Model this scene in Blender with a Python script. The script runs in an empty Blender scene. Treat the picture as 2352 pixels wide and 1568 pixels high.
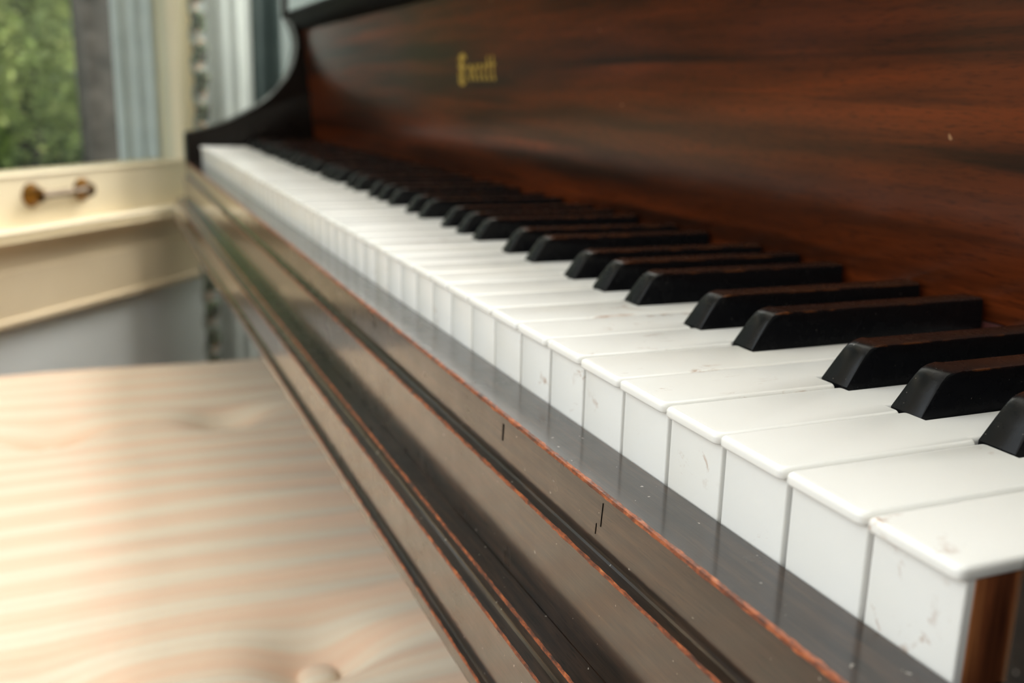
import bpy, bmesh, math, random
from mathutils import Vector, Matrix, noise
C = bpy.context.scene.collection
PI = math.pi
CEIL = 1780.0
ZB = 720.0            # white key tops stand 720 mm above the floor

def V(x, y, z): return Vector((x/1000, y/1000, (z+ZB)/1000))

# ------------------------------------------------------------------ camera
CAM = (107.10, -125.12, 72.69)
FW = Vector((-0.89501224, 0.37586384, -0.24016551))
RT = Vector((0.38131642, 0.92410092, 0.02520453))
UP = Vector((-0.23141064, 0.06902069, 0.97040469))
cd = bpy.data.cameras.new('camera'); cam = bpy.data.objects.new('camera', cd); C.objects.link(cam)
m = Matrix((RT, UP, -FW)).transposed().to_4x4(); m.translation = V(*CAM)
cam.matrix_world = m
cd.sensor_width = 36; cd.lens = 2288.5/2352*36; cd.clip_start = 0.01; cd.clip_end = 200
cd.dof.use_dof = True; cd.dof.focus_distance = 0.243; cd.dof.aperture_fstop = 12.5
bpy.context.scene.camera = cam
vs = bpy.context.scene.view_settings
vs.view_transform = 'Standard'; vs.look = 'None'; vs.gamma = 1; vs.exposure = 0.0; vs.use_curve_mapping = False

# ------------------------------------------------------------------ world and sun
w = bpy.data.worlds.new('world'); bpy.context.scene.world = w; w.use_nodes = True
bg = w.node_tree.nodes['Background']; bg.inputs[0].default_value = (0.75, 0.87, 1.0, 1); bg.inputs[1].default_value = 1.3
WD = Vector((-math.cos(math.radians(40)), math.sin(math.radians(40)), 0))     # along the window wall, away from the camera
WN = Vector((WD.y, -WD.x, 0))                                                 # into the room
WP = Vector((-1495.3, 8.7, 0))
def wp(s, off, z):                                                            # a point by place along the wall, distance into the room, height
    q = WP + WD*s + WN*off
    return (q.x, q.y, z)
sd = bpy.data.lights.new('sun', 'SUN'); sd.energy = 6.5; sd.angle = math.radians(1); sd.color = (1, .95, .82)
sun = bpy.data.objects.new('sun', sd); C.objects.link(sun)
sdir = (WN*-0.55 + WD*0.35 + Vector((0, 0, -1))).normalized()
sun.rotation_euler = sdir.to_track_quat('-Z', 'Y').to_euler(); sun.location = (0, 0, 6)

def area(name, loc, dirv, sx, sy, power, col):
    d = bpy.data.lights.new(name, 'AREA'); d.shape = 'RECTANGLE'; d.size = sx/1000; d.size_y = sy/1000; d.energy = power; d.color = col
    o = bpy.data.objects.new(name, d); C.objects.link(o); o.location = V(*loc)
    z = -Vector(dirv).normalized(); x = Vector((0, 0, 1)).cross(z).normalized(); y = z.cross(x)
    mm = Matrix((x, y, z)).transposed().to_4x4(); mm.translation = V(*loc); o.matrix_world = mm
    return o
area('daylight_or_fill', wp(-1450, 12, 760), WN, 740, 1150, 9.2, (0.90, 0.96, 1.0))
area('daylight_or_fill', (1000, -1225, 900), (0, 1, 0), 1500, 1300, 9.5, (1.0, 0.97, 0.92))
area('daylight_or_fill', (-500, 690, 1020), (0, -1, -.0), 1480, 1100, 20.5, (1.0, 0.97, 0.92))
area('daylight_or_fill', (-1830, 690, 880), (0, -1, 0), 760, 1100, 62, (1.0, 0.97, 0.92))  # fill light, added to brighten the window wall and curtains

# ------------------------------------------------------------------ material helpers
def srgb(r, g, b):
    f = lambda c: (c/255/12.92) if c/255 <= .04045 else ((c/255+.055)/1.055)**2.4
    return (f(r), f(g), f(b), 1)
class M:
    def __init__(s, name, base=(.5, .5, .5, 1), rough=.5, metal=0, coat=0, spec=.5, coatr=.08, sheen=0):
        s.m = bpy.data.materials.new(name); s.m.use_nodes = True; s.t = s.m.node_tree
        s.b = s.t.nodes['Principled BSDF']
        s.b.inputs['Base Color'].default_value = base; s.b.inputs['Roughness'].default_value = rough
        s.b.inputs['Metallic'].default_value = metal; s.b.inputs['Coat Weight'].default_value = coat
        s.b.inputs['Coat Roughness'].default_value = coatr
        s.b.inputs['Specular IOR Level'].default_value = spec
        if sheen: s.b.inputs['Sheen Weight'].default_value = sheen
    def n(s, typ, **kw):
        n = s.t.nodes.new(typ)
        for k, v in kw.items():
            if k in n.inputs: n.inputs[k].default_value = v
            else: setattr(n, k, v)
        return n
    def l(s, a, b): s.t.links.new(a, b)
    def coord(s, scale=(1, 1, 1), kind='Object', rnd=0):
        tc = s.n('ShaderNodeTexCoord'); mp = s.n('ShaderNodeMapping'); mp.inputs['Scale'].default_value = scale
        s.l(tc.outputs[kind], mp.inputs['Vector'])
        if rnd:
            oi = s.n('ShaderNodeObjectInfo'); mu = s.n('ShaderNodeMath', operation='MULTIPLY'); mu.inputs[1].default_value = rnd
            s.l(oi.outputs['Random'], mu.inputs[0]); cb = s.n('ShaderNodeCombineXYZ'); s.l(mu.outputs[0], cb.inputs[0]); s.l(mu.outputs[0], cb.inputs[1]); s.l(cb.outputs[0], mp.inputs['Location'])
        return mp.outputs[0]
    def noise(s, vec, scale, detail=3, rough=.5, dist=0):
        n = s.n('ShaderNodeTexNoise'); n.inputs['Scale'].default_value = scale; n.inputs['Detail'].default_value = detail
        n.inputs['Roughness'].default_value = rough; n.inputs['Distortion'].default_value = dist; s.l(vec, n.inputs['Vector']); return n.outputs['Fac']
    def ramp(s, fac, stops, interp='LINEAR'):
        n = s.n('ShaderNodeValToRGB'); n.color_ramp.interpolation = interp
        while len(n.color_ramp.elements) < len(stops): n.color_ramp.elements.new(.5)
        for e, (p, c) in zip(n.color_ramp.elements, stops): e.position = p; e.color = c if len(c) == 4 else (*c, 1)
        s.l(fac, n.inputs[0]); return n.outputs[0]
    def mix(s, fac, a, b, mode='MIX'):
        n = s.n('ShaderNodeMix', data_type='RGBA', blend_type=mode)
        if hasattr(fac, 'is_linked'): s.l(fac, n.inputs[0])
        else: n.inputs[0].default_value = fac
        for v, i in ((a, 6), (b, 7)):
            if hasattr(v, 'is_linked'): s.l(v, n.inputs[i])
            else: n.inputs[i].default_value = v
        return n.outputs[2]
    def math(s, op, a, b=0):
        n = s.n('ShaderNodeMath', operation=op)
        for v, i in ((a, 0), (b, 1)):
            if hasattr(v, 'is_linked'): s.l(v, n.inputs[i])
            else: n.inputs[i].default_value = v
        return n.outputs[0]
    def base(s, o): s.l(o, s.b.inputs['Base Color'])
    def rough(s, o): s.l(o, s.b.inputs['Roughness'])
    def bump(s, h, dist, strength=1):
        n = s.n('ShaderNodeBump'); n.inputs['Distance'].default_value = dist; n.inputs['Strength'].default_value = strength
        s.l(h, n.inputs['Height']); s.l(n.outputs[0], s.b.inputs['Normal'])
BW = lambda v: (v, v, v, 1)

def mat_white_key():
    a = M('key_plastic', srgb(240, 239, 235), .22, spec=.5)
    v = a.coord((1, .45, 1), rnd=37)
    s1 = a.ramp(a.noise(v, 120, 5, .7, .8), [(.585, BW(0)), (.69, BW(1))])
    s2 = a.ramp(a.noise(v, 26, 2), [(.52, BW(0)), (.62, BW(1))])
    st = a.math('MULTIPLY', s1, s2)
    c = a.mix(a.math('MULTIPLY', st, .8), srgb(242, 241, 237), srgb(158, 100, 48))
    b1 = a.ramp(a.noise(v, 14, 3), [(.5, BW(0)), (.8, BW(1))])
    c = a.mix(a.math('MULTIPLY', b1, .35), c, srgb(235, 222, 196))
    a.base(c)
    a.b.inputs['Subsurface Weight'].default_value = .0
    v2 = a.coord((1, 1, 1)); a.rough(a.ramp(a.noise(v2, 60, 3), [(.1, BW(.16)), (.95, BW(.30))]))
    return a.m
def mat_key_lip():
    return mat_white_key()
def mat_black_key():
    a = M('ebony', (.004, .004, .005, 1), .38, spec=.15)
    v = a.coord((1, 1, 1), rnd=11)
    sp = a.ramp(a.noise(v, 900, 2, .5), [(.735, BW(0)), (.77, BW(1))])
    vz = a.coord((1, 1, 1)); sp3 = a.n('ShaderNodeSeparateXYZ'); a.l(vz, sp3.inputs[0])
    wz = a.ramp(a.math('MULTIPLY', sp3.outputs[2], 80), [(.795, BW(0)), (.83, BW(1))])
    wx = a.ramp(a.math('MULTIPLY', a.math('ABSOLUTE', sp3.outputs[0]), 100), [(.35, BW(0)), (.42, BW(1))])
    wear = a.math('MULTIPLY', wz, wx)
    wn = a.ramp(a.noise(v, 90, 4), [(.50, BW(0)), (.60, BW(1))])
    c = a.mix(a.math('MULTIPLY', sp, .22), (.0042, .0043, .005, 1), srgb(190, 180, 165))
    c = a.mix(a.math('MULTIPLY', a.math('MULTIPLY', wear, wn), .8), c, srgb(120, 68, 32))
    refl_tone = a.ramp(a.noise(a.coord((1.5, .5, 1), rnd=7), 40, 3, .5), [(.35, BW(.35)), (.65, BW(.95))])
    refl_mask = a.ramp(a.math('MULTIPLY', sp3.outputs[2], 80), [(.80, BW(0)), (.84, BW(1))])
    c = a.mix(a.math('MULTIPLY', refl_tone, refl_mask), c, srgb(52, 31, 21))  # brown of the fallboard's reflection, painted onto the key tops
    a.base(c)
    a.rough(a.ramp(a.noise(v, 160, 4, .6), [(.3, BW(.20)), (.7, BW(.32))]))
    a.bump(a.noise(v, 700, 3), .00005, .35)
    return a.m
def mat_fallboard():
    a = M('mahogany_veneer', rough=.34, coat=.38, coatr=.17, spec=.05)
    v = a.coord((.9, 1, 15))
    n1 = a.noise(v, 3.6, 4, .6, .25)
    c = a.ramp(n1, [(.30, srgb(38, 15, 6)), (.43, srgb(58, 24, 8)), (.54, srgb(76, 32, 11)), (.70, srgb(98, 42, 14))])
    v2 = a.coord((.7, 1, 19)); n2 = a.noise(v2, 4.2, 4, .55, .3)
    c = a.mix(a.ramp(n2, [(.50, BW(0)), (.64, BW(.8))]), c, srgb(24, 11, 6))
    v3 = a.coord((14, 14, 110)); n3 = a.noise(v3, 9, 3, .6)
    c = a.mix(a.ramp(n3, [(.52, BW(0)), (.72, BW(.6))]), c, srgb(16, 7, 4))
    v4 = a.coord((1, 1, 1)); n4 = a.noise(v4, 150, 1, .3)
    c = a.mix(a.ramp(n4, [(.815, BW(0)), (.83, BW(.4))]), c, srgb(190, 150, 110))
    a.base(c)
    a.bump(n3, .00012, .25)
    return a.m
def mat_dark_wood(name='dark_walnut', lum=1.0, coat=1.0):
    a = M(name, rough=.45, coat=coat, coatr=.13, spec=.12)
    v = a.coord((2.2, 30, 30)); n = a.noise(v, 14, 4, .65)
    k = lambda r, g, b: tuple(x*lum for x in srgb(r, g, b)[:3]) + (1,)
    c = a.ramp(n, [(.30, k(18, 11, 8)), (.5, k(40, 27, 19)), (.7, k(60, 42, 30))])
    v2 = a.coord((6, 90, 90)); n2 = a.noise(v2, 22, 2, .5)
    c = a.mix(a.ramp(n2, [(.62, BW(0)), (.68, BW(.8))]), c, k(12, 8, 7))
    v3 = a.coord(); n3 = a.noise(v3, 520, 2, .4)
    c = a.mix(a.ramp(n3, [(.755, BW(0)), (.78, BW(.5))]), c, srgb(210, 200, 190))
    a.base(c)
    n4 = a.noise(v3, 45, 4, .6)
    a.rough(a.ramp(n4, [(.3, BW(.26)), (.7, BW(.44))]))
    a.bump(n2, .00008, .35)
    return a.m
def mat_worn():
    a = M('worn_edge', rough=.5, coat=.2, coatr=.3, spec=.4)
    v = a.coord((1, 2.5, 2.5)); n = a.noise(v, 230, 5, .7)
    c = a.ramp(n, [(.34, srgb(40, 19, 10)), (.48, srgb(112, 52, 20)), (.60, srgb(160, 80, 34)), (.76, srgb(205, 135, 80))])
    a.base(c); a.bump(n, .0006, .8)
    return a.m
def mat_cushion():
    a = M('striped_fabric', rough=.85, spec=.15, sheen=.25)
    v = a.coord((1, 1, 1)); sx = a.n('ShaderNodeSeparateXYZ'); a.l(v, sx.inputs[0])
    wv = a.noise(v, 5, 2)
    x = a.math('ADD', sx.outputs[0], a.math('MULTIPLY', wv, .006))
    w1 = a.math('SINE', a.math('MULTIPLY', x, 2*PI/.036))
    w2 = a.math('SINE', a.math('MULTIPLY', x, 2*PI/.0091))
    f = a.math('ADD', a.math('MULTIPLY', w1, .34), a.math('ADD', a.math('MULTIPLY', w2, .16), .5))
    c = a.ramp(f, [(.12, srgb(247, 212, 184)), (.42, srgb(247, 217, 190)), (.62, srgb(245, 225, 200)), (.92, srgb(247, 231, 208))])
    a.base(c)
    # twill weave
    v2 = a.coord((1, 1, 1)); ck = a.n('ShaderNodeTexChecker'); ck.inputs['Scale'].default_value = 620; a.l(v2, ck.inputs[0])
    h = a.math('ADD', a.math('MULTIPLY', w2, .6), a.math('MULTIPLY', ck.outputs['Fac'], .5))
    a.bump(h, .0009, .4)
    return a.m
def mat_noise(name, c1, c2, scale, rough=.5, bump=0, **kw):
    a = M(name, rough=rough, **kw); v = a.coord(); n = a.noise(v, scale, 4, .6)
    a.base(a.ramp(n, [(.3, c1), (.7, c2)]))
    if bump: a.bump(n, bump, .6)
    return a.m
def mat_glass():
    m = bpy.data.materials.new('window_glass'); m.use_nodes = True; t = m.node_tree; t.nodes.clear()
    o = t.nodes.new('ShaderNodeOutputMaterial'); mx = t.nodes.new('ShaderNodeMixShader'); tr = t.nodes.new('ShaderNodeBsdfTransparent'); gl = t.nodes.new('ShaderNodeBsdfGlossy')
    tr.inputs[0].default_value = (.93, .95, .94, 1); gl.inputs['Roughness'].default_value = .02
    fr = t.nodes.new('ShaderNodeLayerWeight'); fr.inputs[0].default_value = .5
    pw = t.nodes.new('ShaderNodeMath'); pw.operation = 'POWER'; pw.inputs[1].default_value = 5
    ml = t.nodes.new('ShaderNodeMath'); ml.operation = 'MULTIPLY_ADD'; ml.inputs[1].default_value = .9; ml.inputs[2].default_value = .04
    t.links.new(fr.outputs['Facing'], pw.inputs[0]); t.links.new(pw.outputs[0], ml.inputs[0])
    t.links.new(ml.outputs[0], mx.inputs[0]); t.links.new(tr.outputs[0], mx.inputs[1]); t.links.new(gl.outputs[0], mx.inputs[2]); t.links.new(mx.outputs[0], o.inputs[0])
    return m
def mat_leaf(name, cols):
    a = M(name, rough=.5, spec=.4); v = a.coord(); n = a.noise(v, 6, 3)
    gi = a.n('ShaderNodeNewGeometry')
    f = a.math('ADD', a.math('MULTIPLY', n, .5), a.math('MULTIPLY', gi.outputs['Random Per Island'], .5))
    a.base(a.ramp(f, [(.25, cols[0]), (.5, cols[1]), (.72, cols[2])]))
    a.b.inputs['Transmission Weight'].default_value = 0
    tl = a.n('ShaderNodeBsdfTranslucent'); tl.inputs[0].default_value = cols[2]; mx = a.n('ShaderNodeMixShader'); mx.inputs[0].default_value = .3
    out = a.t.nodes['Material Output']; a.l(a.b.outputs[0], mx.inputs[1]); a.l(tl.outputs[0], mx.inputs[2]); a.l(mx.outputs[0], out.inputs[0])
    return a.m
def mat_curtain(name, c1, c2, transl=.3, rough=.8):
    a = M(name, rough=rough, spec=.2); v = a.coord((1, 1, 1)); n = a.noise(v, 12, 4)
    a.base(a.ramp(n, [(.3, c1), (.7, c2)]))
    tl = a.n('ShaderNodeBsdfTranslucent'); tl.inputs[0].default_value = c2; mx = a.n('ShaderNodeMixShader'); mx.inputs[0].default_value = transl
    out = a.t.nodes['Material Output']; a.l(a.b.outputs[0], mx.inputs[1]); a.l(tl.outputs[0], mx.inputs[2]); a.l(mx.outputs[0], out.inputs[0])
    v2 = a.coord((1, 1, 1)); a.bump(a.noise(v2, 400, 2), .0005, .4)
    return a.m

MT = dict(
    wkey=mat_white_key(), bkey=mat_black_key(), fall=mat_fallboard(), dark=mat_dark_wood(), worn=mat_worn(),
    arm=mat_dark_wood('dark_arm_wood', .22, .25), stick=None, cushion=mat_cushion(),
    rail=M('dull_black_lacquer', (.003, .0025, .002, 1), .5, spec=.04).m,
    cream=mat_noise('cream_paint', srgb(230, 215, 182), srgb(236, 222, 190), 6, .45, .0002),
    cream2=mat_noise('casing_paint', srgb(220, 200, 165), srgb(229, 210, 176), 6, .5, .0002),
    wall=mat_noise('grey_wall_paint', srgb(218, 222, 220), srgb(226, 229, 227), 3, .8, .0002),
    wall2=mat_noise('pale_wall_paint', srgb(205, 205, 198), srgb(214, 213, 206), 3, .8, .0002),
    ceil=mat_noise('ceiling_paint', srgb(228, 226, 220), srgb(234, 232, 226), 3, .9),
    ext=mat_noise('weathered_white_paint', srgb(205, 208, 205), srgb(225, 226, 222), 20, .6),
    brass=mat_noise('aged_brass', srgb(70, 48, 22), srgb(135, 96, 42), 60, .35, .0002, metal=1),
    gold=M('gold_leaf', srgb(170, 138, 52), .45, spec=.5).m,
    felt=mat_noise('felt', srgb(60, 22, 18), srgb(80, 30, 24), 200, .95),
    glass=mat_glass(),
    bark=mat_noise('bark', srgb(52, 48, 44), srgb(88, 80, 74), 9, .95, .02),
    leafa=mat_leaf('sunlit_leaves', (srgb(70, 88, 48), srgb(140, 156, 84), srgb(205, 212, 138))),
    leafb=mat_leaf('deep_green_leaves', (srgb(40, 54, 38), srgb(84, 102, 66), srgb(140, 158, 104))),
    grass=mat_noise('lawn', srgb(50, 66, 34), srgb(84, 104, 52), 30, .95, .01),
    curt=mat_curtain('pale_curtain_cloth', srgb(190, 197, 193), srgb(204, 210, 205)),
    curt2=mat_curtain('grey_curtain_cloth', srgb(104, 116, 112), srgb(120, 130, 126), .1),
    teal=mat_curtain('teal_curtain_cloth', srgb(46, 60, 58), srgb(66, 80, 76), .1),
    trimg=mat_noise('embroidery_green', srgb(62, 78, 62), srgb(110, 122, 92), 90, .8),
    trimr=mat_noise('embroidery_rose', srgb(186, 160, 134), srgb(212, 190, 160), 90, .8),
    trimd=mat_noise('embroidery_dark', srgb(52, 56, 50), srgb(92, 92, 78), 90, .8),
    floor=mat_noise('oak_floor', srgb(120, 84, 50), srgb(160, 116, 72), 8, .4, .0003),
)
def mk_stick():
    a = M('stained_key_wood', rough=.6, spec=.3); v = a.coord((1, 60, 4), rnd=5); n = a.noise(v, 4, 4, .6)
    a.base(a.ramp(n, [(.3, srgb(70, 34, 20)), (.5, srgb(130, 72, 42)), (.66, srgb(200, 128, 76))])); return a.m
MT['stick'] = mk_stick()

# ------------------------------------------------------------------ geometry helpers (all sizes in mm)
def link(name, bm, mats, parent=None, smooth=False, angle=None, origin=None):
    me = bpy.data.meshes.new(name)
    bmesh.ops.recalc_face_normals(bm, faces=bm.faces)
    for v in bm.verts: v.co = Vector((v.co.x/1000, v.co.y/1000, (v.co.z+ZB)/1000))
    if origin is not None:
        oo = V(*origin)
        for v in bm.verts: v.co -= oo
    bm.to_mesh(me); bm.free()
    for mm in (mats if isinstance(mats, (list, tuple)) else [mats]): me.materials.append(mm)
    if smooth:
        for p in me.polygons: p.use_smooth = True
        if angle: me.set_sharp_from_angle(angle=math.radians(angle))
    o = bpy.data.objects.new(name, me); C.objects.link(o)
    if origin is not None: o.location = V(*origin)
    if parent is not None:
        o.parent = parent
        o.matrix_parent_inverse = Matrix.Translation(-parent.location)
    return o
def empty(name, loc, label, cat, group=None, kind=None):
    o = bpy.data.objects.new(name, None); C.objects.link(o); o.location = V(*loc); o.empty_display_size = .05
    if label: o['label'] = label
    if cat: o['category'] = cat
    if group: o['group'] = group
    if kind: o['kind'] = kind
    return o
def tag(o, label=None, cat=None, group=None, kind=None):
    for k, v in (('label', label), ('category', cat), ('group', group), ('kind', kind)):
        if v: o[k] = v
    return o
def box(bm, x0, x1, y0, y1, z0, z1, bev=0, seg=2, mi=0):
    r = bmesh.ops.create_cube(bm, size=1); vs_ = r['verts']
    for v in vs_: v.co = Vector(((x0+x1)/2+v.co.x*(x1-x0), (y0+y1)/2+v.co.y*(y1-y0), (z0+z1)/2+v.co.z*(z1-z0)))
    fs = list({f for v in vs_ for f in v.link_faces})
    for f in fs: f.material_index = mi
    if bev:
        es = list({e for v in vs_ for e in v.link_edges})
        bmesh.ops.bevel(bm, geom=es, offset=bev, segments=seg, affect='EDGES', profile=.5)
def wbox(bm, s0, s1, o0, o1, z0, z1, bev=0, seg=2, mi=0):            # a box set along the slanting window wall
    r = bmesh.ops.create_cube(bm, size=1); vs_ = r['verts']
    for v in vs_:
        q = wp((s0+s1)/2+v.co.x*(s1-s0), (o0+o1)/2+v.co.y*(o1-o0), (z0+z1)/2+v.co.z*(z1-z0)); v.co = Vector(q)
    for f in {f for v in vs_ for f in v.link_faces}: f.material_index = mi
    if bev: bmesh.ops.bevel(bm, geom=list({e for v in vs_ for e in v.link_edges}), offset=bev, segments=seg, affect='EDGES', profile=.5)
def extrude_x(bm, prof, x0, x1, mats=None, n=1, closed=True):
    """prof: closed list of (y,z); mats[i] is the material index of edge i -> i+1"""
    rings = []
    for k in range(n+1):
        x = x0+(x1-x0)*k/n; rings.append([bm.verts.new((x, y, z)) for y, z in prof])
    N = len(prof)
    for k in range(n):
        for i in range(N):
            j = (i+1) % N
            f = bm.faces.new((rings[k][i], rings[k][j], rings[k+1][j], rings[k+1][i]))
            if mats: f.material_index = mats[i]
    bm.faces.new(rings[0]); bm.faces.new(rings[-1][::-1])
def tube(bm, pts, rad, seg=12):
    pts = [Vector(p) for p in pts]; rings = []
    for i, p in enumerate(pts):
        t = (pts[min(i+1, len(pts)-1)]-pts[max(i-1, 0)]).normalized()
        a = t.cross(Vector((0, 0, 1)));  a = a if a.length > .1 else t.cross(Vector((1, 0, 0))); a.normalize(); b = t.cross(a)
        r = rad[i] if isinstance(rad, (list, tuple)) else rad
        rings.append([bm.verts.new(p+(a*math.cos(2*PI*k/seg)+b*math.sin(2*PI*k/seg))*r) for k in range(seg)])
    for i in range(len(pts)-1):
        for k in range(seg): bm.faces.new((rings[i][k], rings[i][(k+1) % seg], rings[i+1][(k+1) % seg], rings[i+1][k]))
    bm.faces.new(rings[0][::-1]); bm.faces.new(rings[-1])

# ------------------------------------------------------------------ the room
def struct(name, bm, mat, parent=None, **kw):
    o = link(name, bm, mat, parent, **kw)
    if parent is None: o['kind'] = 'structure'
    return o
FL, CE = -720.0, 1780.0
bm = bmesh.new(); box(bm, -2500, 2320, -1400, 900, FL-60, FL); struct('floor', bm, MT['floor'])
bm = bmesh.new(); box(bm, -2500, 2320, -1400, 900, CE, CE+80); struct('ceiling', bm, MT['ceil'])
bm = bmesh.new()
for a, b, z0, z1 in ((-2440, -2230, FL, CE), (-2230, -1430, FL, 300), (-2230, -1430, 1460, CE), (-1430, -1260, FL, CE), (-1260, 260, FL, 450), (-1260, 260, 1590, CE), (260, 2320, FL, CE)): box(bm, a, b, 700, 820, z0, z1)
struct('wall_back', bm, MT['wall2'])
# slanting window wall with two openings: s -905..-5 and s -1850..-1050
bm = bmesh.new()
TH = 110
for a, b, z0, z1 in ((-905, 30, FL, -112), (-905, 30, 1300, CE), (30, 1160, FL, CE), (-1050, -905, FL, CE), (-1850, -1050, FL, 150), (-1850, -1050, 1400, CE), (-1990, -1850, FL, CE)):
    wbox(bm, a, b, -TH, 0, z0, z1)
struct('wall_left', bm, MT['wall'])
bm = bmesh.new()
for a, b, z0, z1 in ((-60, 240, FL, CE), (240, 1760, FL, 230), (240, 1760, 1570, CE), (1760, 2200, FL, CE)):
    box(bm, a, b, -1333, -1213, z0, z1)
struct('wall_front', bm, MT['wall2'])
bm = bmesh.new()
box(bm, 2200, 2320, -1213, 700, FL, CE)
struct('wall_right', bm, MT['wall2'])

# window seen in the photograph
W1 = empty('window_1', wp(-455, 0, -112), None, None, kind='structure')
bm = bmesh.new()                                     # lower sash: two stiles, rails
wbox(bm, -900, 26, -38, 0, -99, -36, 3); wbox(bm, -9, 26, -38, 0, -36, 700, 3); wbox(bm, -900, -862, -38, 0, -36, 700, 3); wbox(bm, -900, 26, -38, 0, 640, 700, 3)
sash = link('window_sash', bm, MT['cream'], W1, smooth=True, angle=40)
bm = bmesh.new(); wbox(bm, -900, 26, -80, -44, 660, 720, 3); wbox(bm, -9, 26, -80, -44, 700, 1290, 3); wbox(bm, -900, -862, -80, -44, 700, 1290, 3); wbox(bm, -900, 26, -80, -44, 1240, 1290, 3)
link('upper_sash', bm, MT['cream'], W1, smooth=True, angle=40)
bm = bmesh.new(); wbox(bm, -864, -7, -22, -18, -38, 645); link('glass_pane', bm, MT['glass'], sash)
bm = bmesh.new(); wbox(bm, -864, -7, -64, -60, 715, 1245); link('glass_pane', bm, MT['glass'], W1)
zc = -61
for s in (-322, -234):
    bm = bmesh.new(); q = [Vector(wp(s, o, zc)) for o in (0, 2.5, 5, 9, 13, 16, 17.5)]
    tube(bm, q, [15, 14.5, 10, 8.5, 9, 8, 4], 16); link('sash_lift', bm, MT['brass'], sash, smooth=True, angle=50)
bm = bmesh.new()
q = [Vector(wp(s, 12, zc)) for s in (-320, -306, -291, -277, -262, -248, -236)]
tube(bm, q, [6, 4.5, 4, 5, 4, 4.5, 6], 12)
link('lift_bar', bm, mat_noise('dull_steel', srgb(92, 80, 66), srgb(120, 106, 90), 40, .4, metal=1), sash, smooth=True, angle=50)
# stool (sill), apron, casing
bm = bmesh.new(); wbox(bm, -960, 42, -42, 29, -108, -98, 4, 3); link('window_sill', bm, MT['cream'], W1, smooth=True, angle=40)
bm = bmesh.new()
prof = [(0, -108), (25, -108), (25, -111), (20, -114), (14, -120), (9.5, -128), (7, -138), (7, -146), (11, -148), (11, -203), (15, -205), (15, -210), (12, -213), (0, -213)]
rr_ = [[bm.verts.new(wp(s_, o_, z_)) for o_, z_ in prof] for s_ in (-950, 30)]
for q in range(len(prof)): bm.faces.new((rr_[0][q], rr_[0][(q+1) % len(prof)], rr_[1][(q+1) % len(prof)], rr_[1][q]))
bm.faces.new(rr_[0]); bm.faces.new(rr_[1][::-1])
link('apron', bm, MT['cream2'], W1, smooth=True, angle=40)
for a, b in ((26, 98), (-972, -900)):
    bm = bmesh.new(); wbox(bm, a, b, 0, 14, -98, 1380, 3); wbox(bm, b-22 if a > -100 else a, b if a > -100 else a+22, 0, 22, -98, 1380, 5, 3)
    link('casing', bm, MT['cream2'], W1, smooth=True, angle=40)
bm = bmesh.new(); wbox(bm, -972, 84, 0, 18, 1300, 1380, 3); link('head_casing', bm, MT['cream2'], W1, smooth=True, angle=40)
# outer jamb and storm-window tracks beyond the glass
bm = bmesh.new()
wbox(bm, 2, 30, -114, -38, -112, 1300, 1); wbox(bm, -6, 3, -60, -50, -112, 1300, 1); wbox(bm, -5, 3, -88, -78, -112, 1300, 1); wbox(bm, -10, 3, -116, -104, -112, 1300, 1)
link('jamb', bm, MT['ext'], W1)
bm = bmesh.new(); wbox(bm, -905, -860, -114, -38, -112, 1300, 1); link('jamb', bm, MT['ext'], W1)
bm = bmesh.new(); wbox(bm, -930, 20, -150, -38, -126, -108, 1); link('outer_sill', bm, MT['ext'], W1)

# room windows, the last added for fill light; the others let the daylight in
def plain_window(name, p, loc):
    e = empty(name, loc, None, None, kind='structure'); bm = bmesh.new(); p(bm); link('window_frame', bm, MT['cream'], e, smooth=True, angle=40)
def pw2(bm):
    for a, b, z0, z1 in ((-1850, -1820, 150, 1400), (-1080, -1050, 150, 1400), (-1850, -1050, 150, 190), (-1850, -1050, 1360, 1400), (-1850, -1050, 760, 790)): wbox(bm, a, b, -40, 30, z0, z1, 3)
plain_window('window_2', pw2, wp(-1450, 0, 150))
def pw3(bm):
    for a, b, z0, z1 in ((240, 270, 230, 1570), (1730, 1760, 230, 1570), (985, 1015, 230, 1570), (240, 1760, 230, 270), (240, 1760, 1530, 1570)): box(bm, a, b, -1250, -1190, z0, z1, 3)
plain_window('window_3', pw3, (1000, -1213, 230))
def pw4(bm):
    for a, b, z0, z1 in ((-1260, -1230, 450, 1590), (230, 260, 450, 1590), (-515, -485, 450, 1590), (-1260, 260, 450, 490), (-1260, 260, 1550, 1590)): box(bm, a, b, 670, 730, z0, z1, 3)
plain_window('window_4', pw4, (-500, 700, 450))
def fill_frame(bm):
    for a, b, z0, z1 in ((-2230, -2200, 300, 1460), (-1460, -1430, 300, 1460), (-2230, -1430, 300, 340), (-2230, -1430, 1420, 1460), (-2230, -1430, 860, 890)): box(bm, a, b, 670, 730, z0, z1, 3)
plain_window('fill_window', fill_frame, (-1830, 700, 300))  # unseen frame added around the fill light in the back wall

# ------------------------------------------------------------------ the piano
PX0, PX1 = -1242.0, 20.5           # inner faces of the two arms
PN = empty('piano', (-611, 200, FL), 'dark walnut piano with worn edges, white and black keys and a glossy mahogany fallboard', 'piano')

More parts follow.
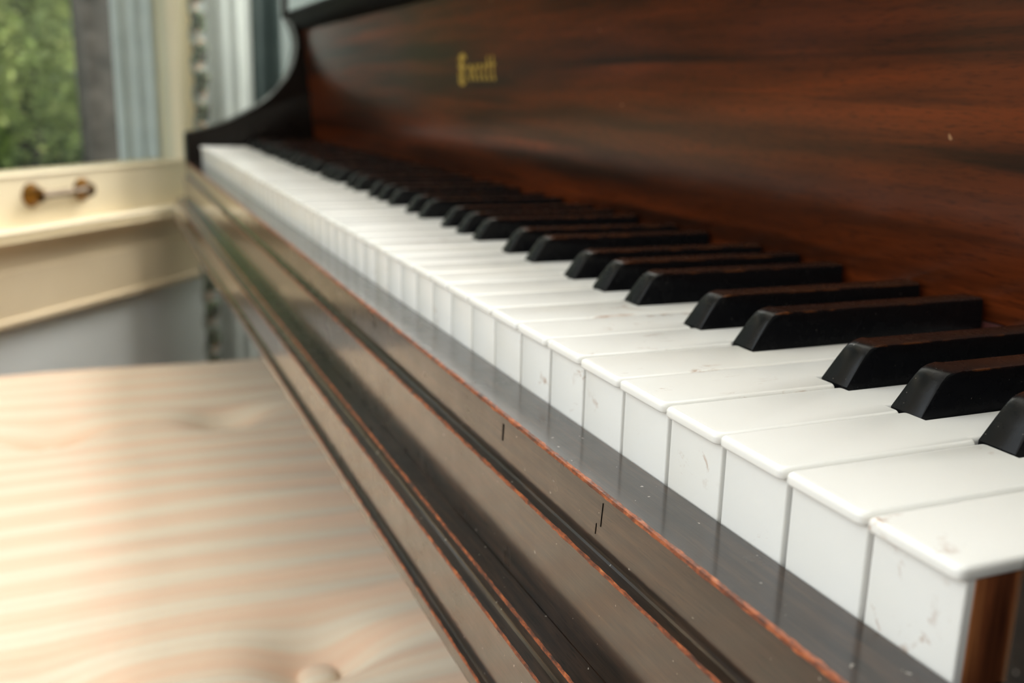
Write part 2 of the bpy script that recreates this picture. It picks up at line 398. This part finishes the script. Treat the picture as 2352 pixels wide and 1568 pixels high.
# key slip: profile from the ledge before the keys, down its moulded front
def bevelled(points, bev):
    """points: (y,z,kind); kind 'c' convex edge gets a small worn facet; returns profile and per-edge material"""
    prof, mats = [], []
    n = len(points)
    for i, (y, z, k) in enumerate(points):
        if k == 'c':
            a = Vector(points[i-1][:2]); b = Vector((y, z)); c = Vector(points[(i+1) % n][:2])
            w_ = bev.get(i, .8)
            p1 = b+(a-b).normalized()*w_; p2 = b+(c-b).normalized()*w_; pm = b+((a-b).normalized()+(c-b).normalized())*w_*.30
            prof += [tuple(p1), tuple(pm), tuple(p2)]; mats += [1, 1, 0]
        else:
            prof.append((y, z)); mats.append(0)
    return prof, mats
pts = [(1.4, -21, ''), (-15.8, -21, 'c'), (-15.8, -36.2, ''), (-15.9, -37.0, ''), (-16.4, -37.4, ''), (-17.4, -37.5, ''), (-19.5, -37.6, 'c'), (-19.5, -64.4, ''), (1.4, -64.4, '')]
prof, mats = bevelled(pts, {1: .95, 6: .55})
def extr_wobble(bm, prof, mats, x0, x1, n, amp, seed):
    rings = []; N = len(prof)
    for k in range(n+1):
        x = x0+(x1-x0)*k/n; ring = []
        for i, (y, z) in enumerate(prof):
            dy = dz = 0
            if mats[i] == 1 or mats[i-1] == 1:
                q = noise.noise(Vector((x*.11, seed+i*.05, 0)))*.6+noise.noise(Vector((x*.5, seed+i*.6, 3)))*.4
                inward = q*amp
                dy = inward*.5; dz = -inward*.5 if mats[i] == 1 and mats[i-1] == 0 else inward*.5
                # slide along the neighbouring surface so that the worn strip varies in width
                if mats[i] == 1 and mats[i-1] == 0: dz = 0; dy = abs(inward)*.9
                elif mats[i] == 0: dy = 0; dz = -abs(inward)*.9
                else: dz = -abs(inward)*.2; dy = abs(inward)*.2
            ring.append(bm.verts.new((x, y+dy, z+dz)))
        rings.append(ring)
    for k in range(n):
        for i in range(N):
            j = (i+1) % N
            f = bm.faces.new((rings[k][i], rings[k][j], rings[k+1][j], rings[k+1][i])); f.material_index = mats[i]
    bm.faces.new(rings[0]); bm.faces.new(rings[-1][::-1])
bm = bmesh.new(); extr_wobble(bm, prof, mats, PX0, PX1, 700, 1.1, 2.0)
slip = link('key_slip', bm, [MT['dark'], MT['worn']], PN)
slip['label'] = 'dark moulded key slip with worn orange edges'
for (x, z0, z1, wd) in ((-158, -24.0, -29.5, 1.0), (-93, -23.5, -30.0, .35), (-96, -30, -33, .3), (-310, -25, -29, .8)):
    bm = bmesh.new(); box(bm, x-wd/2, x+wd/2, -15.93, -15.7, z1, z0, .05, 1)
    for v in bm.verts: v.co.x += (v.co.z-z0)*.12
    link('scratch', bm, MT['rail'], slip)
pts = [(60, -64.6, ''), (-27.2, -64.6, 'c'), (-27.7, -67.6, ''), (-27.9, -68.0, ''), (-28.5, -68.3, ''), (-32.2, -68.4, 'c'), (-32.2, -87.8, ''), (-32.3, -88.3, ''), (-32.8, -88.55, ''), (-34.8, -88.6, 'c'), (-34.8, -93.5, ''), (60, -93.5, '')]
prof, mats = bevelled(pts, {1: .55, 5: .5, 9: .45})
bm = bmesh.new(); extr_wobble(bm, prof, mats, PX0+2, PX1+34, 700, .8, 9.0)
link('key_bed_moulding', bm, [MT['dark'], MT['worn']], PN)
bm = bmesh.new(); box(bm, PX0, PX1, 60, 400, -93, -24); link('key_bed', bm, MT['arm'], PN)

# arms with a scooped top
armp = [(-14.5, -64), (-14.5, 12), (-13.6, 15.2), (-11, 16.6), (4, 19.5), (25, 25.7), (42, 32.2), (58, 40.4), (76, 50.2), (92, 61.3), (105, 73.0), (115, 86.6), (123.5, 102), (129.2, 118), (130.8, 128), (129.6, 141), (125.5, 152), (119.5, 160.5), (115.5, 166), (117.5, 169), (150, 169), (420, 169), (420, -64)]
for x0, x1 in ((PX0-38, PX0), (PX1, PX1+38)):
    bm = bmesh.new(); extrude_x(bm, armp, x0, x1)
    es = [e for e in bm.edges if abs(e.verts[0].co.x-e.verts[1].co.x) < .1]
    bmesh.ops.bevel(bm, geom=es, offset=1.3, segments=2, affect='EDGES', profile=.5)
    link('arm', bm, MT['arm'], PN, smooth=True, angle=35)
    bm = bmesh.new(); box(bm, x0, x1, 150, 420, FL, -64, 2); link('side_panel', bm, MT['arm'], PN)
bm = bmesh.new(); box(bm, PX0-1, PX0+6, 110, 118, 160, 300, 1); link('desk_post', bm, MT['arm'], PN)
bm = bmesh.new(); box(bm, PX0, PX1, 170, 190, FL+40, -94, 2); link('lower_panel', bm, MT['dark'], PN)
bm = bmesh.new(); box(bm, PX0-46, PX1+46, 176, 560, 169.5, 186, 4, 3); link('lid', bm, MT['arm'], PN, smooth=True, angle=40)
bm = bmesh.new(); box(bm, PX0, PX1, 400, 418, FL+40, 169); link('back_panel', bm, MT['arm'], PN)

# fallboard: leans slightly back, polished
def fy(z): return 149.5-.088*z
TOPZ = 146
prof = [(fy(3), 3), (fy(TOPZ), TOPZ), (fy(TOPZ)+16, TOPZ), (fy(3)+14, 3)]
bm = bmesh.new(); extrude_x(bm, prof, PX0+.5, PX1-.5)
fall = link('fallboard', bm, MT['fall'], PN)
nose = [(136.4, 146), (131, 149), (124, 153), (119.5, 157.5), (117.6, 162), (118, 166.5), (120.5, 169.8), (125, 171), (172, 171), (172, 156), (152, 146)]
bm = bmesh.new(); extrude_x(bm, nose, PX0+.5, PX1-.5); link('fallboard_rail', bm, MT['rail'], fall, smooth=True, angle=40)
fall['label'] = 'glossy reddish mahogany fallboard with gold lettering'
bm = bmesh.new(); box(bm, PX0+.5, PX1-.5, 148, 151.2, -1.6, 2.4); link('felt_strip', bm, MT['felt'], PN)

# gold blackletter lettering, drawn with a broad pen
PEN = Vector((math.cos(math.radians(40)), math.sin(math.radians(40))))
def stroke(bm, p, q, wd):
    (x0, z0), (x1, z1) = p, q; h = PEN*wd/2
    c = [(x0-h.x, z0-h.y), (x0+h.x, z0+h.y), (x1+h.x, z1+h.y), (x1-h.x, z1-h.y)]
    fr = []; bk = []
    for x, z in c:
        fr.append(bm.verts.new((x, fy(z)-.22, z))); bk.append(bm.verts.new((x, fy(z)+.05, z)))
    try:
        bm.faces.new(fr); bm.faces.new(bk[::-1])
        for i in range(4): bm.faces.new((fr[i], bk[i], bk[(i+1) % 4], fr[(i+1) % 4]))
    except ValueError: pass
def glyph(bm, strokes, x, z, w_, h_, pen):
    for pl in strokes:
        for a, b in zip(pl[:-1], pl[1:]): stroke(bm, (x+a[0]*w_, z+a[1]*h_), (x+b[0]*w_, z+b[1]*h_), pen)
GL = {
 'E': [[(.9, .86), (.55, 1.0), (.2, .92), (.12, .75)], [(.38, .95), (.38, .12)], [(.52, .92), (.52, .1)], [(.1, .62), (.3, .55), (.85, .58)], [(.05, .12), (.3, 0), (.6, .0), (.95, .18)], [(.12, .4), (.12, .15)]],
 'v': [[(.1, .95), (.22, .8), (.22, .2), (.5, 0)], [(.1, .95), (.5, .95), (.82, .8), (.8, .3), (.5, 0)]],
 'e': [[(.2, .8), (.2, .2), (.5, 0), (.85, .15)], [(.2, .8), (.55, 1), (.8, .78), (.3, .45)]],
 'r': [[(.1, .88), (.3, .98), (.3, .08), (.15, .0)], [(.3, .08), (.5, .03)], [(.35, .85), (.62, 1.0), (.85, .88)]],
 't': [[(.4, 1.5), (.4, .15), (.62, 0), (.85, .14)], [(.1, .98), (.85, .98)]],
}
bm = bmesh.new(); X = -650.0
for ch, wd in (('E', 22.5), ('v', 10), ('e', 8.7), ('r', 8.7), ('e', 8.7), ('t', 9), ('t', 9)):
    if ch == 'E': glyph(bm, GL[ch], X, 80, 21, 21.5, 3.6)
    else: glyph(bm, GL[ch], X, 82.5, wd, 11.0, 2.6)
    X += wd+.6
link('lettering', bm, MT['gold'], fall)['label'] = 'gold blackletter lettering reading Everett'

# keys --------------------------------------------------------------
P = 23.5
BOFF = {2: ('A', 3.64), 3: ('G', .54), 4: ('F', -2.65), 6: ('D', 2.4), 7: ('C', -2.3)}     # boundary number (mod 7) -> offset of the black key
def black_at(k):
    """black key at boundary k (between white keys k and k+1 counted from the treble), or None"""
    if k < 2 or k > 51: return None
    kk = k % 7
    return BOFF.get(kk, (None, None))[1] if kk in (2, 3, 4, 6) or kk == 0 and False else (BOFF[7][1] if kk == 0 else None)
BWD = 10.4; CLR = 1.0; NOTCH = 53.2
rnd = random.Random(5)
def round_poly(pts_, rads, seg=4):
    out = []; n = len(pts_)
    for i, p in enumerate(pts_):
        r = rads[i]
        if r <= 0: out.append(p); continue
        b = Vector(p); a = (Vector(pts_[i-1])-b).normalized(); c = (Vector(pts_[(i+1) % n])-b).normalized()
        p1 = b+a*r; p2 = b+c*r
        for k in range(seg+1):
            t = k/seg; out.append(tuple(p1*(1-t)**2+b*2*t*(1-t)+p2*t*t))
    return out
def white_key(i):
    xr = -P*i-.38; xl = -P*(i+1)+.38                     # right and left faces
    if i == 0: xr = -.9
    xr += rnd.uniform(-.12, .12); xl += rnd.uniform(-.12, .12)
    dz = rnd.uniform(-.22, .22)
    rb = black_at(i) if i > 0 else None; lb = black_at(i+1)
    txr = xr if rb is None else -P*i+rb-BWD/2-CLR
    txl = xl if lb is None else -P*(i+1)+lb+BWD/2+CLR
    pl = [(xl, 0), (xr, 0), (xr, NOTCH)]; rr = [2.0, 2.0, 0]
    if rb is not None: pl += [(txr, NOTCH)]; rr[-1] = .8; rr += [0]
    pl += [(txr, 148.2), (txl, 148.2)]; rr += [0, 0]
    if lb is not None: pl += [(txl, NOTCH)]; rr += [0]
    pl += [(xl, NOTCH)]; rr += [.8 if lb is not None else 0]
    outl = round_poly(pl, rr, 5)
    bm = bmesh.new()
    n = len(outl)
    cx = (xl+xr)/2
    def inset(p, d):
        # shrink towards the inside for the rounded upper rim
        y = p[1]+(d if p[1] < 40 else 0)
        x = p[0]-d*(1 if p[0] > cx else -1) if abs(p[0]-cx) > 1.5 else p[0]
        if p[1] < 2.2 and p[1] > 0.0: pass
        return (x, y)
    layers = []
    R = 1.15
    lv = [(-2.7, .35), (-2.45, .08), (-2.1, 0)] + [(-R+R*math.sin(a*PI/12), R*(1-math.cos(a*PI/12))) for a in range(0, 7)]
    for z, d in lv: layers.append([bm.verts.new((*inset(p, d), z+dz)) for p in outl])
    for a, b in zip(layers[:-1], layers[1:]):
        for k in range(n): bm.faces.new((a[k], a[(k+1) % n], b[(k+1) % n], b[k]))
    top = bm.faces.new(layers[-1]); topz = layers[-1][0].co.z; bot = bm.faces.new(layers[0][::-1])
    # plastic front apron under the lip
    fx0, fx1 = xl+.35, xr-.35
    r = bmesh.ops.create_cube(bm, size=1)
    for v in r['verts']: v.co = Vector(((fx0+fx1)/2+v.co.x*(fx1-fx0), 3.1+v.co.y*2.0, (-23-2.5)/2+v.co.z*(20.5)+dz))
    es = [e for e in {e for v in r['verts'] for e in v.link_edges} if all(v.co.y < 3 for v in e.verts) and abs(e.verts[0].co.z-e.verts[1].co.z) > 5]
    bmesh.ops.bevel(bm, geom=es, offset=.5, segments=3, affect='EDGES', profile=.5)
    org = (cx, 0, 0)
    o = link('white_key', bm, MT['wkey'], PN, smooth=True, angle=38, origin=org)
    bm = bmesh.new(); a0, a1 = max(xl+.6, min(txl, txr)+.2), min(xr-.5, max(txl, txr)-.2)
    if i == 0: a1 = xr-.15
    box(bm, a0, a1, 4.15, 147.5, -23.5, -2.75+dz); 
    link('key_stick', bm, MT['stick'], o)
    return o
for i in range(52): white_key(i)
def black_key(k, off):
    cx = -P*k+off+rnd.uniform(-.15, .15); dy = rnd.uniform(-.4, .4); dz = rnd.uniform(-.25, .25)
    bm = bmesh.new(); hb = BWD/2; ht = hb-.75; H = 10.6+dz
    # side outline: base front, sloping front face with a rounded brow, flat top
    side = [(54.2, 0.0), (57.6, 5.2), (59.6, 8.0), (61.0, 9.45), (62.6, 10.25), (64.6, 10.6), (146.5, 10.6)]
    rows = []
    for y, z in side:
        h = hb+(ht-hb)*z/10.6
        rows.append((y+dy if y < 140 else y, z*H/10.6, h))
    # cross-section at every station: bottom right, right side up to a rounded shoulder, top, left shoulder, bottom left
    rings = []
    c0 = 1.0
    st = [(54.2-1.6*0, 0)]
    # front face columns
    L = []
    for y, z, h in rows:
        r = .45+1.15*(z/10.6)                         # the corner facet widens towards the top
        L.append([(cx+h, y+r*1.15, z), (cx+h-r*.30, y+r*.38, z), (cx+h-r, y, z), (cx-h+r, y, z), (cx-h+r*.30, y+r*.38, z), (cx-h, y+r*1.15, z)])
    fv = [[bm.verts.new(p) for p in row] for row in L[:-1]]
    for a, b in zip(fv[:-1], fv[1:]):
        for q in range(5): bm.faces.new((a[q], a[q+1], b[q+1], b[q]))
    # top part: loft backwards
    yb = rows[-1][0]; h = ht
    rr = .95
    def sec(y, hw, base):
        return [bm.verts.new((cx+s_*(base if zz < 0 else hw)+dx*s_, y, zz_)) for s_, dx, zz, zz_ in ()]
    topv = fv[-1]                                     # 6 verts, all at height H
    # side walls: polygon from the front columns to the back
    back_b = [bm.verts.new((cx+hb, yb, 0)), bm.verts.new((cx-hb, yb, 0))]
    sh = 1.0
    for sgn, q in ((1, 0), (-1, 5)):
        col = [r_[q] for r_ in fv]
        kbot = back_b[0 if sgn > 0 else 1]
        # shoulder line just under the top edge
        s1f = bm.verts.new((col[-1].co.x-sgn*.0, col[-1].co.y+1.2, H-sh)); s2f = bm.verts.new((col[-1].co.x-sgn*.35, col[-1].co.y+1.2, H-.28)); s3f = bm.verts.new((col[-1].co.x-sgn*1.0, col[-1].co.y+1.2, H+.02))
        s1b = bm.verts.new((cx+sgn*(ht+.05), yb, H-sh)); s2b = bm.verts.new((cx+sgn*(ht-.30), yb, H-.28)); s3b = bm.verts.new((cx+sgn*(ht-1.0), yb, H+.02))
        bm.faces.new(col+[s1f, s1b, kbot]) if sgn > 0 else bm.faces.new((col+[s1f, s1b, kbot])[::-1])
        bm.faces.new((s1f, s1b, s2b, s2f)); bm.faces.new((s2f, s2b, s3b, s3f))
        nb = topv[1 if sgn > 0 else 4]
        bm.faces.new((col[-1], s1f, s2f)); bm.faces.new((col[-1], s2f, s3f, nb))
        if sgn > 0: R3 = (s3f, s3b, s1b, s2b)
        else: L3 = (s3f, s3b, s1b, s2b)
    bm.faces.new((topv[1], R3[0], L3[0], topv[4], topv[3], topv[2]))
    bm.faces.new((R3[0], R3[1], L3[1], L3[0]))
    bm.faces.new((back_b[0], R3[2], R3[3], R3[1], L3[1], L3[3], L3[2], back_b[1]))
    # skirt sunk between the white keys
    lo = [v for v in fv[0]]+[back_b[1], back_b[0]]
    lo2 = [bm.verts.new((v.co.x, v.co.y, -6)) for v in lo]
    n = len(lo)
    for q in range(n): bm.faces.new((lo[q], lo[(q+1) % n], lo2[(q+1) % n], lo2[q]))
    bm.faces.new(lo2)
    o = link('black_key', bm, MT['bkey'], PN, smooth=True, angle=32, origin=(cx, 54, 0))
    bm = bmesh.new(); box(bm, cx-4.6, cx+4.6, 56, 147, -23, -6.1); link('key_stick', bm, MT['stick'], o)
for k in range(2, 52):
    b = black_at(k)
    if b is not None: black_key(k, b)

# ------------------------------------------------------------------ the bench
BX0, BX1, BY0, BY1, BZ = -1052.0, -125.0, -282.0, 92.0, -230.0
BN = empty('piano_bench', ((BX0+BX1)/2, (BY0+BY1)/2, FL), 'long piano bench with a cream and peach striped, button-tufted cushion', 'bench')
BTN = [(-830, -179), (-838, -27), (-400, -177), (-400, -27)]
def cz(x, y):
    ex = min(x-BX0, BX1-x); ey = min(y-BY0, BY1-y)
    e = min(ex, ey)
    r = 26.0
    z = BZ+6
    for d in (ex, ey):
        if d < r: t = 1-d/r; z -= r*(1-math.sqrt(max(0, 1-t*t)))*1.25
    z += 5*math.sin(PI*(y-BY0)/(BY1-BY0))*math.sin(PI*(x-BX0)/(BX1-BX0))-5
    for bx, by in BTN:
        dx, dy = x-bx, y-by; d2 = dx*dx+dy*dy
        z -= 19*math.exp(-d2/(2*21*21))+7*math.exp(-d2/(2*58*58))
        # pulled folds running outwards along the stripes
        z -= 4.5*math.exp(-dx*dx/(2*11*11))*math.exp(-dy*dy/(2*62*62))
    z += 3.2*noise.noise(Vector((x*.014, y*.004, 0)))+1.9*noise.noise(Vector((x*.05, y*.006, 4)))
    # puckers by the piano-side edge
    pk = max(0, 1-(BY1-y)/170); z += 2.6*pk*math.sin(x*2*PI/38+1.5*noise.noise(Vector((x*.02, 0, 1))))
    return z
bm = bmesh.new(); NX, NY = 330, 150; g = []
for a in range(NX+1):
    x = BX0+(BX1-BX0)*a/NX; g.append([bm.verts.new((x, BY0+(BY1-BY0)*b/NY, cz(x, BY0+(BY1-BY0)*b/NY))) for b in range(NY+1)])
for a in range(NX):
    for b in range(NY): bm.faces.new((g[a][b], g[a+1][b], g[a+1][b+1], g[a][b+1]))
loop = [g[a][0] for a in range(NX+1)]+[g[NX][b] for b in range(1, NY+1)]+[g[a][NY] for a in range(NX-1, -1, -1)]+[g[0][b] for b in range(NY-1, 0, -1)]
lo = [bm.verts.new((v.co.x, v.co.y, BZ-62)) for v in loop]
for q in range(len(loop)): bm.faces.new((loop[q], loop[(q+1) % len(loop)], lo[(q+1) % len(loop)], lo[q]))
bm.faces.new(lo)
cush = link('cushion', bm, MT['cushion'], BN, smooth=True, angle=60)
for bx, by in BTN:
    bm = bmesh.new(); bmesh.ops.create_uvsphere(bm, u_segments=24, v_segments=14, radius=11.5)
    z0 = cz(bx, by)
    for v in bm.verts: v.co = Vector((bx+v.co.x, by+v.co.y, z0+4.5+v.co.z*.42))
    link('tuft_button', bm, MT['cushion'], cush, smooth=True)
bm = bmesh.new(); box(bm, BX0-6, BX1+6, BY0-6, BY1+6, BZ-120, BZ-62, 4, 3); link('bench_frame', bm, MT['dark'], BN, smooth=True, angle=40)
for x in (BX0+25, BX1-25):
    for y in (BY0+25, BY1-25):
        bm = bmesh.new()
        for s0, s1, ra, rb in ((FL, BZ-120, 14, 23),):
            vv = [[bm.verts.new((x+sx*r_, y+sy*r_, z)) for sx, sy in ((-1, -1), (1, -1), (1, 1), (-1, 1))] for z, r_ in ((s0, ra), (s1, rb))]
            for q in range(4): bm.faces.new((vv[0][q], vv[0][(q+1) % 4], vv[1][(q+1) % 4], vv[1][q]))
            bm.faces.new(vv[0][::-1]); bm.faces.new(vv[1])
        link('leg', bm, MT['dark'], BN)

# ------------------------------------------------------------------ curtains beside the window
def drape(name, s0, s1, off, fn, mat, label, cat, z0=-705, z1=1480, ns=70, nz=150, scallop=0, per=82, ph=0):
    bm = bmesh.new(); g = []
    for a in range(ns+1):
        t = a/ns; col = []
        for b in range(nz+1):
            z = z0+(z1-z0)*b/nz
            s = s0+(s1-s0)*t
            if scallop and t < .2: s -= scallop*(1-t/.2)*(abs(math.sin(PI*(z-ph)/per))-.5)
            col.append(bm.verts.new(wp(s, off+fn(t, z), z)))
        g.append(col)
    for a in range(ns):
        for b in range(nz): bm.faces.new((g[a][b], g[a+1][b], g[a+1][b+1], g[a][b+1]))
    bmesh.ops.solidify(bm, geom=bm.faces[:], thickness=1.6)
    o = link(name, bm, mat, smooth=True, angle=60); tag(o, label, cat); return o
PER = 41.0
c1 = drape('curtain', -66, 88, 60, lambda t, z: 22*math.sin(PI*min(1, t/.95))**1.3+2.5*math.sin(t*2*PI*4.1+z*.001), MT['curt'],
           'pale grey curtain with a floral embroidered edge hanging beside the window', 'curtain', nz=330, scallop=9, per=PER, ph=0)
# embroidered border: leaves and blossoms sewn along the scalloped edge
def border(col, kinds, seed):
    bm = bmesh.new(); rr = random.Random(seed)
    k = 0; z = -700
    while z < 1470:
        kind = k % 2
        if kind in kinds:
            for q in range(24 if kind == 0 else 6):
                s = -62+rr.uniform(-9, 9)*(1 if kind == 0 else .6); zz = z+rr.uniform(-10, 10); r = rr.uniform(4.2, 6.6) if kind == 0 else rr.uniform(2.4, 3.8); o = 68+rr.uniform(-1, 2.5)+max(0, (s+66)*.5)
                ang = rr.uniform(0, PI)
                c = [(math.cos(a)*r*1.5, math.sin(a)*r*.8) for a in (2*PI*j/7 for j in range(7))]
                c = [(x*math.cos(ang)-y*math.sin(ang), x*math.sin(ang)+y*math.cos(ang)) for x, y in c]
                fr = [bm.verts.new(wp(s+x, o, zz+y)) for x, y in c]; tip = bm.verts.new(wp(s, o+1.8, zz)); bk = bm.verts.new(wp(s, o-1.2, zz))
                for j in range(7): bm.faces.new((fr[j], fr[(j+1) % 7], tip)); bm.faces.new((fr[(j+1) % 7], fr[j], bk))
        k += 1; z += PER*.5
    return bm
for col, kinds, seed, nm in (('trimg', (0,), 1, 'embroidered_leaves'), ('trimd', (0,), 2, 'embroidered_stems'), ('trimr', (1,), 3, 'embroidered_blossoms')):
    o = link(nm, border(col, kinds, seed), MT[col], c1)
drape('curtain', 90, 192, 56, lambda t, z: 7*math.sin(t*2*PI*1.6), MT['teal'], 'narrow dark teal curtain fold behind the piano arm, next to the pale curtain', 'curtain', ns=40, nz=20)
drape('curtain', 165, 460, 32, lambda t, z: 6*math.sin(t*2*PI*1.3+1), MT['curt2'], 'plain mid-grey curtain beyond the dark teal curtain, seen through the arm scoop', 'curtain', ns=50, nz=20)
bm = bmesh.new(); tube(bm, [wp(-1000, 62, 1500), wp(460, 62, 1500)], 12, 16)
tag(link('curtain_rod', bm, MT['brass'], smooth=True, angle=50), 'brass curtain rod above the window carrying the curtains', 'curtain rod')

# ------------------------------------------------------------------ outdoors
def rp(u, v, D):
    d = FW+RT*((u-1176)/2288.5)+UP*((784-v)/2288.5); q = Vector(CAM)+d*D; return q
GZ = -1000.0
bm = bmesh.new(); box(bm, -16000, -2600, -9000, 4000, GZ-50, GZ); 
for v in bm.verts:
    pass
bm.free()
bm = bmesh.new(); wbox(bm, -14000, 9000, -16000, -260, GZ-60, GZ); struct('ground', bm, MT['grass'])
def leaves(bm, c, rad, n, size, rr, flat=1.0):
    for _ in range(n):
        d = Vector((rr.gauss(0, 1), rr.gauss(0, 1), rr.gauss(0, 1))).normalized()*(rr.random()**.45)
        p = Vector((c[0]+d.x*rad[0], c[1]+d.y*rad[1], c[2]+d.z*rad[2]))
        a = Vector((rr.gauss(0, 1), rr.gauss(0, 1), rr.gauss(0, .6))).normalized(); b = a.cross(Vector((rr.gauss(0, 1), rr.gauss(0, 1), rr.gauss(0, 1)))).normalized()
        L = size*rr.uniform(.7, 1.3); up = a.cross(b)*L*.12
        vs_ = [bm.verts.new(p-a*L), bm.verts.new(p+b*L*.42+up), bm.verts.new(p+a*L), bm.verts.new(p-b*L*.42+up)]
        bm.faces.new((vs_[0], vs_[1], vs_[2])); bm.faces.new((vs_[0], vs_[2], vs_[3]))
def tree(name, base, h, tr, crowns, size, mat, label, cat, seed, bend=0):
    rr = random.Random(seed); e = empty(name, (base[0], base[1], GZ), label, cat)
    bm = bmesh.new(); pts_ = []; rads = []
    for k in range(13):
        t = k/12; pts_.append((base[0]+bend*t*t+30*math.sin(t*5+seed), base[1]+25*math.sin(t*4+seed), GZ+h*t)); rads.append(tr*(1.25-.5*t if k else 1.6))
    tube(bm, pts_, rads, 14); link('trunk', bm, MT['bark'], e, smooth=True)
    bm = bmesh.new()
    for c, r, n in crowns: leaves(bm, c, r, n, size, rr)
    link('foliage', bm, mat, e)
    return e
t = rp(230, 150, 5200); tree('tree', (t.x, t.y), 5200, 92, [(tuple(rp(420, -1100, 5600)), (1100, 1100, 600), 4000)], 45, MT['leafb'], 'dark-trunked tree standing upright outside near the right side of the window', 'tree', 3)
t = rp(60, 150, 6400); tree('tree', (t.x, t.y), 3600, 60, [(tuple(rp(60, 60, 6300)), (850, 850, 850), 5200), (tuple(rp(-250, 200, 6000)), (850, 850, 750), 3200), (tuple(rp(60, -240, 6600)), (900, 900, 650), 3600)], 42, MT['leafa'], 'sunlit yellow-green leafy tree outside, left of the dark trunk', 'tree', 5)
def shrub(u, v, D, r, n, size, mat, label, seed):
    c = rp(u, v, D); e = empty('shrub', (c.x, c.y, GZ), label, 'shrub'); rr = random.Random(seed)
    bm = bmesh.new(); leaves(bm, (c.x, c.y, c.z), r, n, size, rr); link('foliage', bm, mat, e)
    bm = bmesh.new(); tube(bm, [(c.x, c.y, GZ), (c.x+40, c.y, GZ+(c.z-GZ)*.5), (c.x, c.y, c.z)], [45, 35, 20], 10); link('stem', bm, MT['bark'], e, smooth=True)
shrub(120, 400, 8300, (1150, 1150, 800), 8000, 60, MT['leafb'], 'low dark green shrub filling the view behind the sunlit tree', 7)
def backtree(th, D, r, seed, label):
    q = Vector((-1230-math.cos(math.radians(th))*D, -210-math.sin(math.radians(th))*D, 0))
    tree('tree', (q.x, q.y), 8200, 110, [((q.x, q.y, 700), (r, r, 1750), 5200), ((q.x, q.y, 2700), (r*1.1, r*1.1, 1700), 4200), ((q.x, q.y, 5200), (r*1.1, r*1.1, 2000), 4200), ((q.x, q.y, 7900), (r*.95, r*.95, 1800), 3000)], 85, MT['leafb'], label, 'tree', seed)
for k, (th, D) in enumerate(((-14, 10300), (2, 11900), (18, 10500), (34, 12000), (50, 10500), (66, 12000))):
    backtree(th, D, 1400, 20+k, ('tall green tree behind the dark trunk, nearest the window casing', 'tall green tree filling the middle of the window view, far off', 'tall green tree far off at the left edge of the window view', 'green tree outside beyond the left edge of the photo', 'green tree second beyond the left edge of the photo', 'green tree farthest left outside, beyond the photo edge')[k])
for k, (th, D) in enumerate(((-6, 16500), (10, 17200), (26, 16500), (42, 17200), (58, 16500))):
    backtree(th, D, 1900, 40+k, ('distant tree seen in the gap right of the middle tree', 'distant tree seen in the gap left of the middle tree', 'distant tree in the second row at far left', 'distant second-row tree beyond the left photo edge', 'distant second-row tree farthest left beyond the photo edge')[k])
